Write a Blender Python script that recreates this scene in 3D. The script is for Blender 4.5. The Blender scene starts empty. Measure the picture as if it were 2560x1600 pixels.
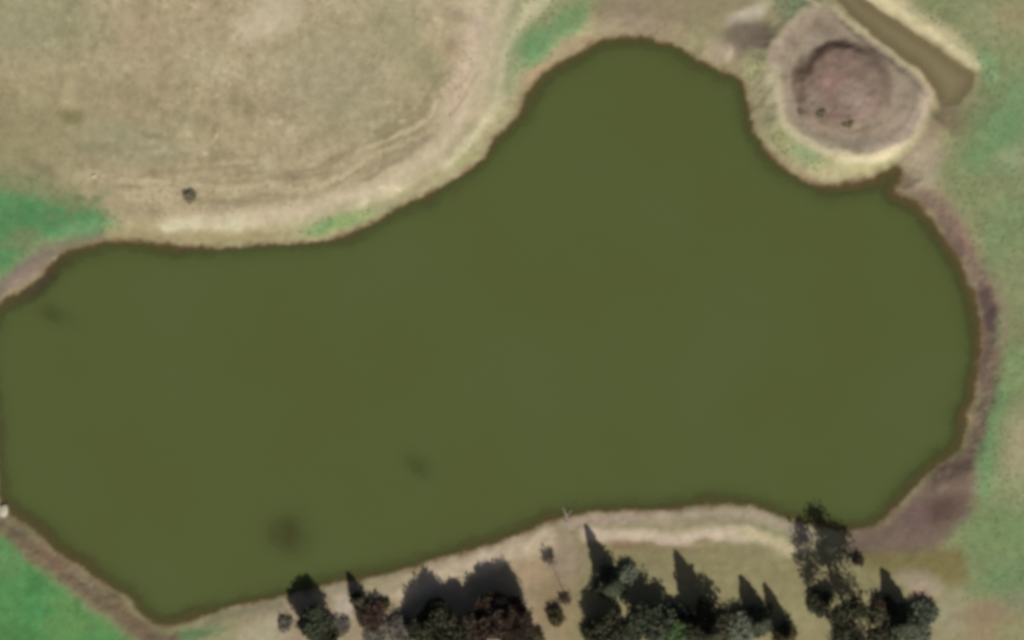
import bpy, math, random
import numpy as np
from mathutils import Vector

# ------------------------------------------------------------------ camera, sky, sun, exposure
S = 0.0625                      # metres per photograph pixel
ALT = 900.0                     # flying height of the camera
SUN_EL = math.radians(42.0)
SUN_ROT = math.atan2(0.375, -0.927)
sc = bpy.context.scene
COL = sc.collection

cam_d = bpy.data.cameras.new('aerial_camera')
cam_d.sensor_width = 36.0
cam_d.lens = 36.0 * ALT / (2560 * S)
cam_d.clip_start = 1.0
cam_d.clip_end = 6000.0
cam = bpy.data.objects.new('aerial_camera', cam_d)
cam.location = (0, 0, ALT)
COL.objects.link(cam)
sc.camera = cam

world = bpy.data.worlds.new('World')
sc.world = world
world.use_nodes = True
wn = world.node_tree
wn.nodes.clear()
sky = wn.nodes.new('ShaderNodeTexSky')
sky.sky_type = 'NISHITA'
sky.sun_disc = False
sky.sun_elevation = SUN_EL
sky.sun_rotation = SUN_ROT
sky.air_density = 0.6
sky.dust_density = 3.0
sky.ozone_density = 0.4
bg = wn.nodes.new('ShaderNodeBackground')
bg.inputs['Strength'].default_value = 0.05
wo = wn.nodes.new('ShaderNodeOutputWorld')
wn.links.new(sky.outputs[0], bg.inputs[0])
wn.links.new(bg.outputs[0], wo.inputs[0])

sun_d = bpy.data.lights.new('sun', 'SUN')
sun_d.energy = 5.0
sun_d.angle = math.radians(0.53)
sun_d.color = (1.0, 0.94, 0.84)
sun = bpy.data.objects.new('sun', sun_d)
sdir = Vector((math.sin(SUN_ROT) * math.cos(SUN_EL), math.cos(SUN_ROT) * math.cos(SUN_EL), math.sin(SUN_EL)))
sun.rotation_euler = sdir.to_track_quat('Z', 'Y').to_euler()
sun.location = (60, -150, 140)
COL.objects.link(sun)

sc.view_settings.view_transform = 'Standard'
sc.view_settings.look = 'None'
sc.view_settings.exposure = -0.22
sc.view_settings.gamma = 1.0
sc.view_settings.use_curve_mapping = False
sc.render.engine = 'CYCLES'
sc.cycles.filter_width = 4.4    # soft optics of an aerial sensor
sc.cycles.max_bounces = 6
sc.cycles.transparent_max_bounces = 16

# ------------------------------------------------------------------ helpers
rng = np.random.default_rng(11)
KLIT = np.array([1.02, 0.97, 0.92])      # light reaching level open ground, relative to white


def lin(c):
    c = np.asarray(c, float) / 255.0
    return np.where(c <= 0.04045, c / 12.92, ((c + 0.055) / 1.055) ** 2.4)


def alb(*c):
    return lin(c) / KLIT


def tag(o, label=None, cat=None, group=None, kind=None):
    if label: o['label'] = label
    if cat: o['category'] = cat
    if group: o['group'] = group
    if kind: o['kind'] = kind
    return o


def link(name, me, mat=None, parent=None):
    o = bpy.data.objects.new(name, me)
    COL.objects.link(o)
    if mat: me.materials.append(mat)
    if parent: o.parent = parent
    return o


def mesh_np(name, v, f):
    """v (n,3), f (m,k) all faces with k corners"""
    me = bpy.data.meshes.new(name)
    v = np.ascontiguousarray(v, np.float32)
    f = np.ascontiguousarray(f, np.int32)
    k = f.shape[1]
    me.vertices.add(len(v)); me.vertices.foreach_set('co', v.ravel())
    me.loops.add(f.size); me.loops.foreach_set('vertex_index', f.ravel())
    me.polygons.add(len(f))
    me.polygons.foreach_set('loop_start', np.arange(0, f.size, k, dtype=np.int32))
    me.polygons.foreach_set('loop_total', np.full(len(f), k, np.int32))
    me.update(calc_edges=True)
    return me


def ss(a, b, x):
    t = np.clip((x - a) / (b - a), 0, 1)
    return t * t * (3 - 2 * t)


def vnoise(x, y, seed):
    xi = np.floor(x).astype(np.int64); yi = np.floor(y).astype(np.int64)
    xf = x - xi; yf = y - yi
    u = xf * xf * (3 - 2 * xf); v = yf * yf * (3 - 2 * yf)

    def h(a, b):
        n = (a * 374761393 + b * 668265263 + seed * 1442695041) & 0x7fffffff
        n = ((n ^ (n >> 13)) * 1274126177) & 0x7fffffff
        return ((n ^ (n >> 16)) & 0xffff) / 65535.0
    return (h(xi, yi) * (1 - u) + h(xi + 1, yi) * u) * (1 - v) + (h(xi, yi + 1) * (1 - u) + h(xi + 1, yi + 1) * u) * v


def fbm(x, y, seed, octv=4):
    s = 0; a = 0.5; t = 0
    for i in range(octv):
        s = s + a * (vnoise(x * 2 ** i + 17.3 * i, y * 2 ** i - 9.1 * i, seed + i) - 0.5); t += a; a *= 0.5
    return 2 * s / t            # about -1..1


def catmull(P, n, closed=True):
    P = np.asarray(P, float); m = len(P); out = []
    for i in range(m if closed else m - 1):
        if closed:
            p0, p1, p2, p3 = P[i - 1], P[i], P[(i + 1) % m], P[(i + 2) % m]
        else:
            p0, p1, p2, p3 = P[max(i - 1, 0)], P[i], P[i + 1], P[min(i + 2, m - 1)]
        for k in range(n):
            t = k / n
            out.append(0.5 * (2 * p1 + (p2 - p0) * t + (2 * p0 - 5 * p1 + 4 * p2 - p3) * t * t + (3 * p1 - p0 - 3 * p2 + p3) * t ** 3))
    if not closed: out.append(P[-1])
    return np.array(out)


def dist_line(X, Y, P, closed=False):
    P = np.asarray(P, float)
    d = np.full(X.shape, 1e18)
    n = len(P)
    for i in range(n if closed else n - 1):
        a = P[i]; b = P[(i + 1) % n]
        e = b - a; L = e @ e + 1e-9
        t = np.clip(((X - a[0]) * e[0] + (Y - a[1]) * e[1]) / L, 0, 1)
        np.minimum(d, (X - a[0] - t * e[0]) ** 2 + (Y - a[1] - t * e[1]) ** 2, out=d)
    return np.sqrt(d)


def inside(X, Y, P):
    P = np.asarray(P, float); r = np.zeros(X.shape, bool); n = len(P)
    for i in range(n):
        (x0, y0), (x1, y1) = P[i], P[(i + 1) % n]
        if y0 == y1: continue
        c = ((y0 > Y) != (y1 > Y)) & (X < (x1 - x0) * (Y - y0) / (y1 - y0) + x0)
        r ^= c
    return r


def sdf(X, Y, P):                # negative inside
    d = dist_line(X, Y, P, True)
    return np.where(inside(X, Y, P), -d, d)


# ------------------------------------------------------------------ survey outlines (photograph pixels)
SHORE = [(-6, 757), (40, 735), (93, 700), (130, 657), (176, 625), (255, 606), (324, 601), (384, 605), (440, 613), (509, 616), (569, 618),
         (648, 611), (741, 609), (800, 602), (869, 583), (939, 551), (994, 514), (1059, 491), (1115, 463), (1170, 426), (1217, 380),
         (1235, 343), (1286, 296), (1309, 255), (1328, 218), (1356, 185), (1411, 148), (1471, 116), (1505, 93), (1564, 91), (1633, 96),
         (1700, 120), (1737, 144), (1793, 170), (1852, 200), (1863, 230), (1874, 267), (1885, 322), (1907, 363), (1941, 400),
         (1981, 433), (2026, 456), (2070, 463), (2119, 454), (2174, 448), (2211, 426), (2240, 412), (2258, 424), (2254, 450), (2237, 476),
         (2263, 490), (2300, 509), (2326, 546), (2352, 585), (2378, 615), (2406, 661), (2422, 702), (2438, 738), (2447, 780),
         (2454, 833), (2451, 905), (2442, 952), (2433, 1006), (2417, 1036), (2415, 1083), (2396, 1128), (2352, 1158), (2317, 1190),
         (2281, 1226), (2251, 1256), (2221, 1290), (2186, 1315), (2138, 1327), (2090, 1325), (2037, 1312), (1995, 1302), (1954, 1291), (1905, 1274),
         (1873, 1266), (1818, 1262), (1764, 1266), (1709, 1270), (1641, 1275), (1573, 1276), (1532, 1276), (1491, 1280),
         (1450, 1285), (1409, 1293), (1368, 1306), (1327, 1323), (1296, 1337), (1238, 1357), (1181, 1374), (1111, 1394),
         (1065, 1405), (1022, 1421), (967, 1434), (906, 1446), (834, 1460), (780, 1470), (732, 1483), (689, 1497), (628, 1507),
         (562, 1523), (496, 1546), (446, 1563), (397, 1566), (364, 1546), (341, 1523), (314, 1487), (281, 1470), (231, 1444),
         (205, 1417), (165, 1398), (126, 1365), (93, 1331), (53, 1305), (26, 1288), (14, 1262), (0, 1240), (-8, 1180), (-12, 1100),
         (-22, 1000), (-34, 900), (-26, 810)]
DITCH = [(1900, -160), (1965, -160), (2089, 0), (2200, 104), (2293, 170), (2338, 228), (2350, 268), (2394, 262), (2429, 218),
         (2433, 184), (2293, 88), (2159, -4), (2000, -120), (1960, -160)]
DITCH = [(1905, -150), (2089, 0), (2200, 104), (2293, 170), (2338, 228), (2352, 268), (2394, 262), (2429, 218), (2433, 184),
         (2293, 88), (2159, -4), (1975, -150)]
RIM = [(1912, 165), (1934, 205), (1944, 255), (1966, 305), (2012, 345), (2068, 376), (2142, 392), (2216, 384), (2274, 348), (2306, 286),
       (2326, 226), (2276, 174), (2216, 124), (2142, 68), (2068, 20), (2030, 12), (1990, 30), (1950, 80), (1920, 120)]
SHORE_S = catmull(SHORE, 2)
RIM_S = catmull(RIM, 3)
MOUND_C = (2102, 212)

# ------------------------------------------------------------------ ground sheet


def axis(lo, hi, step, far):
    a = list(np.arange(lo, hi + step * 0.5, step))
    d = step
    while a[-1] < far:
        d *= 1.28; a.append(a[-1] + d)
    d = step; pre = []
    x = lo
    while x > -far:
        d *= 1.28; x -= d; pre.append(x)
    return np.array(pre[::-1] + a)


gx = axis(-84, 84, 0.28, 1800.0)
gy = axis(-54, 54, 0.28, 1800.0)
GX, GY = np.meshgrid(gx, gy)
x = GX.ravel(); y = GY.ravel()
PX = x / S + 1280.0
PY = 800.0 - y / S
near = (np.abs(x) < 100) & (np.abs(y) < 70)


def full(fn, fill, X=None, Y=None):
    out = np.full(x.shape, fill, float)
    out[near] = fn(PX[near], PY[near])
    return out


w1 = fbm(PX / 70, PY / 70, 3, 4); w2 = fbm(PX / 70, PY / 70, 41, 4)
w3 = fbm(PX / 22, PY / 22, 5, 3); w4 = fbm(PX / 22, PY / 22, 59, 3)
WX = PX + w1 * 9 + w3 * 5                 # natural raggedness of every edge
WY = PY + w2 * 9 + w4 * 5
SX = PX + w3 * 6 + w1 * 2 + 4 * fbm(PX / 8, PY / 8, 71, 2); SY = PY + w4 * 6 + w2 * 2 + 4 * fbm(PX / 8, PY / 8, 72, 2)

sd = np.full(x.shape, 1e4)
sd[near] = sdf(SX[near], SY[near], SHORE_S)
sd_ditch = np.full(x.shape, 1e4)
sd_ditch[near] = sdf(PX[near] + w3[near] * 4 + w1[near] * 4, PY[near] + w4[near] * 4 + w2[near] * 4, DITCH)
sd_rim = np.full(x.shape, 1e4)
sd_rim[near] = sdf(WX[near], WY[near], RIM_S)
md = np.hypot((WX - MOUND_C[0]) / 122, (WY - MOUND_C[1]) / 112)

# relief (metres)
dm = sd * S
south = ss(1180, 1240, PY) * ss(300, 500, PX)
land = 0.75 * (ss(0, 4.0, dm) * (1 - south) + ss(-2, 13.0, dm) * south - 0.045 * south) + 0.06 * np.clip(dm, 0, 3) + 0.5 * (1 - np.exp(-np.clip(dm, 0, 400) / 20)) \
    + (0.20 * fbm(PX / 260, PY / 260, 8, 3) + 0.09 * fbm(PX / 60, PY / 60, 21, 4)) * ss(0, 5, dm)
land += 0.6 * ss(3, 200, dm) * fbm(PX / 2600, PY / 2600, 77, 3)
wet = -np.clip(-dm, 0, None)
shelf = np.exp(0.9 * fbm(PX / 150, PY / 150, 150, 3) + 0.35 * fbm(PX / 40, PY / 40, 151, 2)) 
shelf = shelf * (1.8 - 1.2 * ss(1990, 2080, PX) * ss(1250, 1100, PY) - 0.6 * np.exp(-((PX - 1600) / 200) ** 2) * ss(350, 250, PY) - 0.9 * ss(560, 420, PX) * ss(1230, 1270, PY) - 1.35 * ss(240, 120, PX) * ss(860, 720, PY))
bed = 0.12 * shelf * np.maximum(wet, -1.6) + 0.40 * np.minimum(wet + 1.6, 0)
bed = np.maximum(bed, -2.4)


def shoal(cx, cy, rx, ry, ang, top):
    ca, sa = math.cos(ang), math.sin(ang)
    u = ((WX - cx) * ca + (WY - cy) * sa) / rx; v = (-(WX - cx) * sa + (WY - cy) * ca) / ry
    return np.where(u * u + v * v < 9, top - 0.42 * (u * u + v * v) + 0.11 * fbm(PX / 26, PY / 26, 900, 3), -9)


for a in ((722, 1334, 60, 54, 0.5, -0.17), (1045, 1160, 44, 30, 0.6, -0.33), (130, 785, 60, 26, 0.4, -0.34), (70, 740, 40, 22, -0.5, -0.2), (1745, 625, 22, 18, 0, -0.8)):
    bed = np.where(dm < -2.5, np.maximum(bed, shoal(*a)), bed)
z = np.where(dm > 0, land, bed)
# promontory: outer slope to a low crest, terrace inside, spoil mound in the middle
prom = ss(70, -6, sd_rim)
crest = np.exp(-(sd_rim / 13.0) ** 2)
zp = 1.75 - 0.30 * ss(0, -45, sd_rim) + 0.22 * crest + 0.07 * w3
mound = ss(1.03, 0.74, md)
zp += 0.8 * mound + 0.14 * w3 * mound
near_prom = (sd_rim < 75)
z = np.where(near_prom & (dm > 0), z * (1 - prom) + zp * prom * ss(0, 3.6, dm) + z * prom * (1 - ss(0, 3.6, dm)), z)
# ditch
dd = sd_ditch * S
bank = 1.25
wd = ss(4.5, 0.8, dd)
e_end = ss(2320, 2375, PX) * ss(150, 205, PY)
lim = 0.57 + 0.24 * dd + 0.35 * np.clip(dd - 1.2, 0, 20) ** 1.6 * (1 - e_end) - 0.13 * dd * e_end
z = np.where(dd < 12, np.where(dd > 0, np.minimum(z * (1 - wd) + bank * wd, lim), 0.57 + 0.24 * dd), z)
z = np.where(dd < 0, np.maximum(0.55 + 0.24 * dd, -0.3), z)

# ground cover
C = np.empty((len(x), 3))


def put(w, col):
    global C
    w = np.clip(w, 0, 1)[:, None]
    C = C * (1 - w) + alb(*col) * w


def blob(cx, cy, rx, ry, deg, col, k=1.0, soft=0.9):
    a = math.radians(deg); ca, sa = math.cos(a), math.sin(a)
    u = ((WX - cx) * ca + (WY - cy) * sa) / rx; v = (-(WX - cx) * sa + (WY - cy) * ca) / ry
    put(k * ss(1 + soft * 0.5, 1 - soft * 0.8, np.sqrt(u * u + v * v)), col)


def stripe(P, half, soft, col, k=1.0, wx=None):
    d = np.full(x.shape, 1e6)
    P = catmull(P, 3, False)
    b = near & (PX > P[:, 0].min() - 250) & (PX < P[:, 0].max() + 250) & (PY > P[:, 1].min() - 250) & (PY < P[:, 1].max() + 250)
    d[b] = dist_line(WX[b], WY[b], P)
    put(k * ss(half + soft, max(half - soft, 0) if half > soft else -soft * 0.2, d), col)


def area(P, soft, col, k=1.0):
    d = np.full(x.shape, 1e6)
    d[near] = sdf(WX[near], WY[near], np.asarray(P, float))
    put(k * ss(soft, -soft, d), col)


C[:] = alb(150, 142, 108)
big = fbm(PX / 420, PY / 420, 90, 4)
put(ss(0.0, 0.55, big) * 0.8, (128, 138, 98))                                 # greener pasture
put(ss(0.05, 0.6, fbm(PX / 300, PY / 300, 120, 4)) * 0.6, (163, 150, 118))     # drier pasture
# field north-west of the lake
FIELD = [(-400, -300), (1240, -300), (1225, 40), (1175, 200), (1110, 330), (985, 430), (800, 505), (560, 540), (330, 545), (220, 470), (60, 380), (-60, 330), (-400, 300)]
area(FIELD, 40, (167, 152, 121))
m1 = fbm(PX / 120, PY / 150, 200, 5); m2 = fbm(PX / 60, PY / 85, 230, 5); m3 = fbm(PX / 170, PY / 240, 260, 4)
fm = np.zeros(len(x)); fm[near] = ss(30, -50, sdf(WX[near], WY[near], np.asarray(FIELD, float)))
put(fm * ss(0.05, 0.55, m1) * 0.7, (150, 143, 110))
put(fm * ss(0.0, 0.6, m3) * 0.6, (165, 148, 121))
put(fm * ss(0.12, 0.55, -m2) * 0.7, (184, 171, 141))
put(fm * ss(0.12, 0.6, m2) * 0.75, (136, 126, 95))
st = fbm(PX / 11 + w1, PY / 42, 600, 4); st2 = fbm((PX + 0.5 * PY) / 60, (PY - 0.3 * PX) / 12, 610, 3); sp = fbm(PX / 16, PY / 16, 620, 2)
put(fm * ss(0.1, 0.6, st) * 0.38, (182, 167, 136))
put(fm * ss(0.1, 0.6, -st) * 0.38, (140, 130, 98))
put(fm * ss(0.15, 0.6, st2) * 0.4, (146, 134, 104))
cs = fbm(sd / 15 + 0.6 * w1, (PX + PY * 0.4) / 190, 630, 3) * ss(330, 120, sd) * ss(25, 60, sd)
put(fm * ss(0.08, 0.5, cs) * 0.7, (140, 127, 99))
put(fm * ss(0.08, 0.5, -cs) * 0.75, (186, 170, 140))
put(fm * ss(0.48, 0.68, sp) * 0.6, (194, 182, 150))
put(fm * ss(0.5, 0.7, -sp) * 0.5, (122, 114, 84))
blob(80, 330, 200, 130, 20, (140, 132, 98), 0.75)
blob(60, 60, 190, 120, 0, (146, 143, 112), 0.7)
blob(270, 250, 120, 140, 70, (146, 134, 104), 0.5)
blob(330, 360, 150, 60, 10, (143, 141, 112), 0.55)
blob(830, 190, 180, 150, 30, (154, 148, 118), 0.6)
blob(660, 60, 110, 45, -20, (190, 174, 148), 0.85)
blob(690, 20, 60, 50, 40, (184, 172, 144), 0.7)
blob(500, 160, 70, 40, 10, (176, 164, 134), 0.6)
blob(370, 110, 120, 70, 60, (163, 146, 118), 0.7)
blob(980, 60, 90, 70, 40, (148, 143, 110), 0.7)
blob(1060, 170, 70, 50, 50, (142, 138, 104), 0.6)
blob(180, 295, 32, 22, 10, (122, 114, 80), 0.8)
blob(172, 240, 18, 40, 0, (176, 164, 126), 0.6)
blob(95, 250, 22, 20, 0, (168, 158, 124), 0.6)
blob(500, 305, 60, 16, 10, (142, 132, 102), 0.7)
blob(380, 340, 40, 9, 10, (132, 124, 96), 0.8)
blob(230, 370, 60, 12, 0, (132, 126, 96), 0.7)
# ruts that follow the field's edge
stripe([(345, 440), (420, 432), (500, 426), (590, 418), (640, 405)], 4, 7, (140, 126, 98), 0.6)
stripe([(490, 492), (520, 508), (570, 508), (640, 504), (730, 497), (800, 492)], 3, 6, (142, 130, 102), 0.65)
stripe([(380, 395), (500, 400), (650, 385), (780, 350)], 4, 8, (146, 134, 106), 0.45)
# pale worn track and bank crest
stripe([(1205, -60), (1190, 60), (1172, 170), (1150, 280), (1085, 385), (985, 455), (890, 487), (800, 515), (700, 535), (600, 548), (430, 556)], 24, 26, (197, 180, 152), 0.95)
stripe([(1170, 90), (1160, 190), (1120, 280)], 26, 30, (194, 174, 150), 0.8)
stripe([(1410, -50), (1352, 12), (1302, 58), (1274, 110), (1258, 170), (1240, 250), (1190, 340), (1120, 415)], 15, 18, (186, 178, 146), 0.85)
blob(1330, 22, 44, 24, -35, (184, 176, 142), 0.8)
stripe([(1208, 165), (1180, 215), (1150, 255), (1120, 290)], 3, 5, (156, 136, 112), 0.75)
stripe([(1192, 160), (1160, 205), (1120, 240)], 2, 4, (166, 146, 122), 0.6)
stripe([(1080, 340), (1030, 385), (990, 410), (910, 450)], 5, 7, (146, 130, 110), 0.75)
stripe([(980, 400), (930, 440), (900, 455)], 3, 6, (144, 128, 108), 0.6)
stripe([(1290, -50), (1255, 20), (1232, 90), (1218, 180), (1190, 270)], 26, 28, (190, 175, 146), 0.9)
blob(1135, 120, 30, 26, 0, (160, 140, 112), 0.7)
blob(1140, 40, 60, 22, 20, (150, 136, 112), 0.6)
blob(1205, 75, 30, 40, 10, (180, 164, 142), 0.7)
for p, q in (((445, 562), 20), ((490, 562), 30), ((415, 565), 16), ((580, 560), 40), ((1000, 470), 9), ((960, 470), 12), ((910, 505), 16)):
    blob(p[0], p[1], q, q * 0.7, 0, (194, 186, 154), 0.8)
# outer slope of the north bank
stripe([(255, 588), (400, 590), (560, 592), (720, 586)], 12, 14, (140, 128, 94), 0.8)
stripe([(740, 590), (880, 560), (960, 520), (1060, 470), (1130, 425), (1190, 375), (1222, 330), (1270, 270), (1292, 200)], 11, 13, (150, 142, 110), 0.85)
blob(850, 558, 92, 20, -16, (122, 142, 92), 0.9)
blob(800, 565, 46, 14, -16, (112, 140, 92), 0.7)
blob(1170, 395, 42, 16, -45, (146, 142, 102), 0.8)
stripe([(1300, 260), (1312, 205), (1345, 170), (1400, 130), (1470, 95)], 12, 16, (152, 134, 106), 0.85)
stripe([(1325, 210), (1350, 178), (1400, 150)], 5, 8, (164, 128, 104), 0.7)
blob(1335, 118, 62, 42, -35, (106, 142, 96), 0.9, 0.8)
blob(1420, 55, 66, 34, -40, (110, 142, 96), 0.85, 0.8)
blob(1470, 15, 60, 20, -30, (124, 142, 98), 0.7)
blob(1290, 175, 22, 60, 10, (146, 150, 114), 0.8)
# bare ground north of the cove
area([(1490, -40), (1720, -40), (1880, -20), (1900, 120), (1860, 190), (1790, 160), (1700, 112), (1620, 84), (1500, 84), (1480, 60)], 22, (140, 128, 100))
blob(1600, 45, 90, 42, 10, (134, 119, 101), 0.85)
blob(1520, 72, 30, 18, 0, (150, 136, 112), 0.7)
blob(1680, 20, 70, 34, 0, (142, 128, 102), 0.6)
blob(1760, 90, 45, 60, 10, (140, 134, 102), 0.7)
blob(1800, 130, 40, 30, 30, (158, 142, 120), 0.8)
blob(1870, 38, 52, 24, -25, (182, 172, 150), 0.9, 0.7)
blob(1850, 48, 36, 20, -25, (176, 166, 146), 0.6, 0.7)
blob(1878, 92, 70, 48, 0, (112, 100, 87), 0.95, 0.6)
blob(1880, 150, 34, 30, 0, (132, 120, 102), 0.9)
blob(1822, 138, 9, 28, 10, (176, 158, 140), 0.7)
blob(1985, 10, 52, 42, 0, (126, 138, 104), 0.85)
blob(1990, 55, 30, 30, 0, (132, 136, 108), 0.6)
# promontory
put(ss(62, 40, sd_rim) * ss(-8, 4, sd_rim) * (PX < 2290) * (1 - ss(150, 110, PY) * ss(1935, 1915, PX)) * ss(60, 140, PY - 0.2 * (PX - 1900)), (154, 150, 112))
blob(1915, 240, 26, 70, -5, (164, 152, 124), 0.7)
blob(2010, 385, 48, 22, 30, (134, 146, 106), 0.85)
blob(1960, 345, 40, 24, 50, (146, 144, 102), 0.7)
blob(2130, 430, 80, 14, -6, (160, 150, 114), 0.7)
inr = ss(6, -14, sd_rim)
put(inr, (150, 135, 116))
put(inr * ss(0.0, 0.5, m2) * 0.5, (128, 115, 100))
put(inr * ss(0.1, 0.5, -m2) * 0.5, (156, 140, 122))
put(ss(1.0, 0.85, md) * 0.9, (124, 103, 92))
put(np.exp(-((md - 0.93) / 0.09) ** 2) * ss(-0.5, 0.4, fbm(PX / 45, PY / 45, 400, 3) + 0.3) * 0.6, (106, 90, 78))
put(np.exp(-((md - 1.12) / 0.07) ** 2) * 0.5 * inr, (154, 138, 120))
blob(2082, 205, 32, 42, 20, (146, 116, 106), 0.7)
put(inr * ss(0.15, 0.6, fbm(PX / 24, PY / 24, 410, 4)) * 0.45, (110, 95, 82))
blob(2140, 250, 42, 48, -40, (152, 134, 122), 0.75)
blob(2180, 190, 34, 60, -20, (126, 110, 96), 0.75)
blob(2005, 215, 30, 50, 10, (124, 106, 92), 0.6)
blob(2040, 250, 36, 24, 40, (136, 124, 108), 0.6)
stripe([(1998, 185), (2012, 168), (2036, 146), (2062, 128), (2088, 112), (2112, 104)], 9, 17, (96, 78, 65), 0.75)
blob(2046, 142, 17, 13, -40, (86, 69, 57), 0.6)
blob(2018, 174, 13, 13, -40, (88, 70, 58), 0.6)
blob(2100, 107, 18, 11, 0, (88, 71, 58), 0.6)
blob(2146, 134, 16, 14, 30, (96, 80, 66), 0.6)
stripe([(2170, 130), (2200, 160), (2215, 200), (2218, 250)], 9, 12, (114, 98, 85), 0.8)
blob(2010, 285, 20, 12, 30, (118, 106, 92), 0.6)
stripe([(2080, 320), (2110, 330), (2160, 325), (2195, 312)], 5, 8, (120, 106, 90), 0.7)
stripe([(2090, 345), (2140, 362), (2190, 360)], 7, 9, (150, 140, 124), 0.7)
blob(2060, 75, 44, 26, 20, (128, 114, 98), 0.8)
blob(2040, 95, 26, 22, 0, (152, 138, 122), 0.5)
blob(1975, 95, 12, 20, 20, (124, 110, 96), 0.6)
stripe([(1934, 175), (1938, 215), (1948, 260), (1966, 305), (2012, 345), (2068, 376), (2142, 392), (2216, 384)], 12, 13, (186, 174, 144), 0.92)
stripe([(2170, 388), (2226, 374), (2268, 338), (2298, 284), (2318, 232)], 15, 16, (202, 182, 158), 0.95)
stripe([(2276, 270), (2250, 318), (2212, 350)], 16, 20, (164, 144, 128), 0.7)
stripe([(2100, 398), (2180, 398), (2230, 380)], 13, 13, (194, 180, 148), 0.9)
stripe([(2328, 230), (2300, 192), (2260, 158), (2216, 122), (2142, 66), (2068, 18), (2030, 6), (1960, -60)], 7, 8, (190, 176, 142), 0.95)
# ditch, its bank and the pasture to the east
stripe([(1995, -160), (2165, -20), (2300, 68), (2440, 160)], 13, 13, (192, 180, 144), 0.95)
stripe([(2180, -20), (2260, 20), (2320, 62), (2390, 110), (2440, 150)], 18, 16, (190, 178, 142), 0.85)
put(ss(14, -4, sd_ditch) * ss(2280, 2360, PX) * 0.8, (120, 110, 80))
put(ss(5, -3, sd_ditch), (122, 107, 77))
area([(2300, -150), (2700, -150), (2700, 1700), (2500, 1700), (2380, 1430), (2480, 1200), (2490, 900), (2500, 760), (2420, 580), (2330, 440), (2400, 290), (2470, 190), (2400, 90), (2280, 20)], 34, (126, 133, 94), 0.9)
pr = ss(2330, 2440, PX) * (PY > 100)
put(pr * ss(0.05, 0.6, fbm(PX / 38, PY / 60, 700, 4)) * 0.5, (108, 132, 90))
put(pr * ss(0.1, 0.6, fbm(PX / 50, PY / 50, 720, 4)) * 0.5, (146, 146, 108))
blob(2480, 60, 90, 60, 30, (140, 142, 106), 0.85)
blob(2540, 40, 60, 50, 0, (152, 140, 106), 0.7)
blob(2470, 170, 26, 50, -20, (120, 148, 104), 0.85)
blob(2500, 330, 60, 60, -50, (106, 140, 96), 0.75)
blob(2440, 390, 44, 50, 30, (108, 138, 94), 0.75)
blob(2540, 260, 50, 90, 0, (108, 140, 98), 0.65)
blob(2530, 400, 44, 36, 0, (140, 152, 116), 0.75)
blob(2400, 310, 36, 44, 30, (130, 128, 94), 0.7)
blob(2520, 560, 50, 90, 0, (120, 140, 98), 0.6)
blob(2530, 700, 40, 60, 0, (128, 134, 96), 0.7)
blob(2548, 810, 40, 46, 0, (124, 126, 90), 0.7)
blob(2535, 930, 36, 60, 0, (122, 142, 96), 0.7)
stripe([(2500, 980), (2476, 1060), (2466, 1140), (2462, 1230)], 18, 22, (104, 142, 96), 0.8)
blob(2545, 1120, 40, 96, 8, (156, 148, 116), 0.95)
blob(2520, 1230, 60, 60, 0, (138, 144, 106), 0.6)
blob(2490, 1330, 90, 70, 0, (116, 138, 92), 0.8)
blob(2520, 1440, 90, 50, -10, (106, 134, 92), 0.7)
blob(2385, 1370, 30, 30, 0, (126, 138, 92), 0.5)
# mud along the east shore
stripe([(2246, 432), (2308, 356), (2348, 300), (2366, 276)], 15, 16, (138, 120, 104), 0.85)
blob(2320, 400, 38, 48, 20, (160, 146, 124), 0.85)
blob(2300, 440, 46, 40, 30, (166, 152, 130), 0.7)
blob(2255, 478, 18, 8, 0, (188, 170, 140), 0.8)
stripe([(2265, 478), (2330, 505), (2372, 560), (2410, 620), (2450, 690), (2476, 760)], 26, 22, (126, 106, 92), 0.92)
stripe([(2385, 560), (2420, 620)], 12, 14, (140, 112, 98), 0.6)
stripe([(2462, 730), (2474, 780), (2474, 840), (2462, 900), (2450, 960)], 17, 15, (100, 82, 76), 0.92)
blob(2472, 785, 18, 54, 0, (92, 74, 72), 0.85)
stripe([(2498, 720), (2512, 790), (2502, 860)], 10, 14, (138, 122, 102), 0.6)
stripe([(2490, 880), (2474, 940), (2456, 1010), (2440, 1060), (2428, 1130)], 16, 14, (130, 112, 94), 0.9)
blob(2424, 1050, 10, 20, 10, (166, 140, 106), 0.85)
blob(2410, 1130, 10, 14, 10, (150, 124, 96), 0.6)
area([(2430, 1110), (2440, 1210), (2420, 1290), (2330, 1380), (2200, 1400), (2110, 1400), (2120, 1320), (2200, 1310), (2260, 1250), (2340, 1170)], 22, (118, 100, 88), 0.95)
blob(2350, 1275, 66, 36, -25, (96, 76, 68), 0.95)
blob(2400, 1190, 26, 46, 20, (104, 86, 76), 0.7)
blob(2290, 1290, 40, 34, -30, (118, 96, 92), 0.7)
# shore and ground south of the lake
area([(2130, 1385), (2400, 1370), (2420, 1450), (2330, 1470), (2240, 1440), (2150, 1440)], 20, (122, 112, 72), 0.95)
area([(1360, 1700), (1330, 1400), (1420, 1330), (1700, 1335), (1960, 1390), (2090, 1380), (2240, 1440), (2330, 1470), (2420, 1500), (2700, 1490), (2700, 1760), (1360, 1760)], 26, (140, 131, 96), 0.95)
blob(2300, 1455, 62, 30, 20, (156, 144, 122), 0.9)
blob(2300, 1480, 34, 24, 20, (166, 142, 124), 0.75)
blob(2380, 1540, 60, 60, 10, (150, 144, 116), 0.8)
blob(2470, 1530, 80, 34, -10, (142, 124, 98), 0.9)
blob(2450, 1580, 40, 26, 0, (148, 126, 102), 0.7)
blob(2540, 1500, 50, 40, 0, (124, 128, 100), 0.7)
blob(2540, 1590, 50, 40, 0, (142, 140, 104), 0.7)
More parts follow.
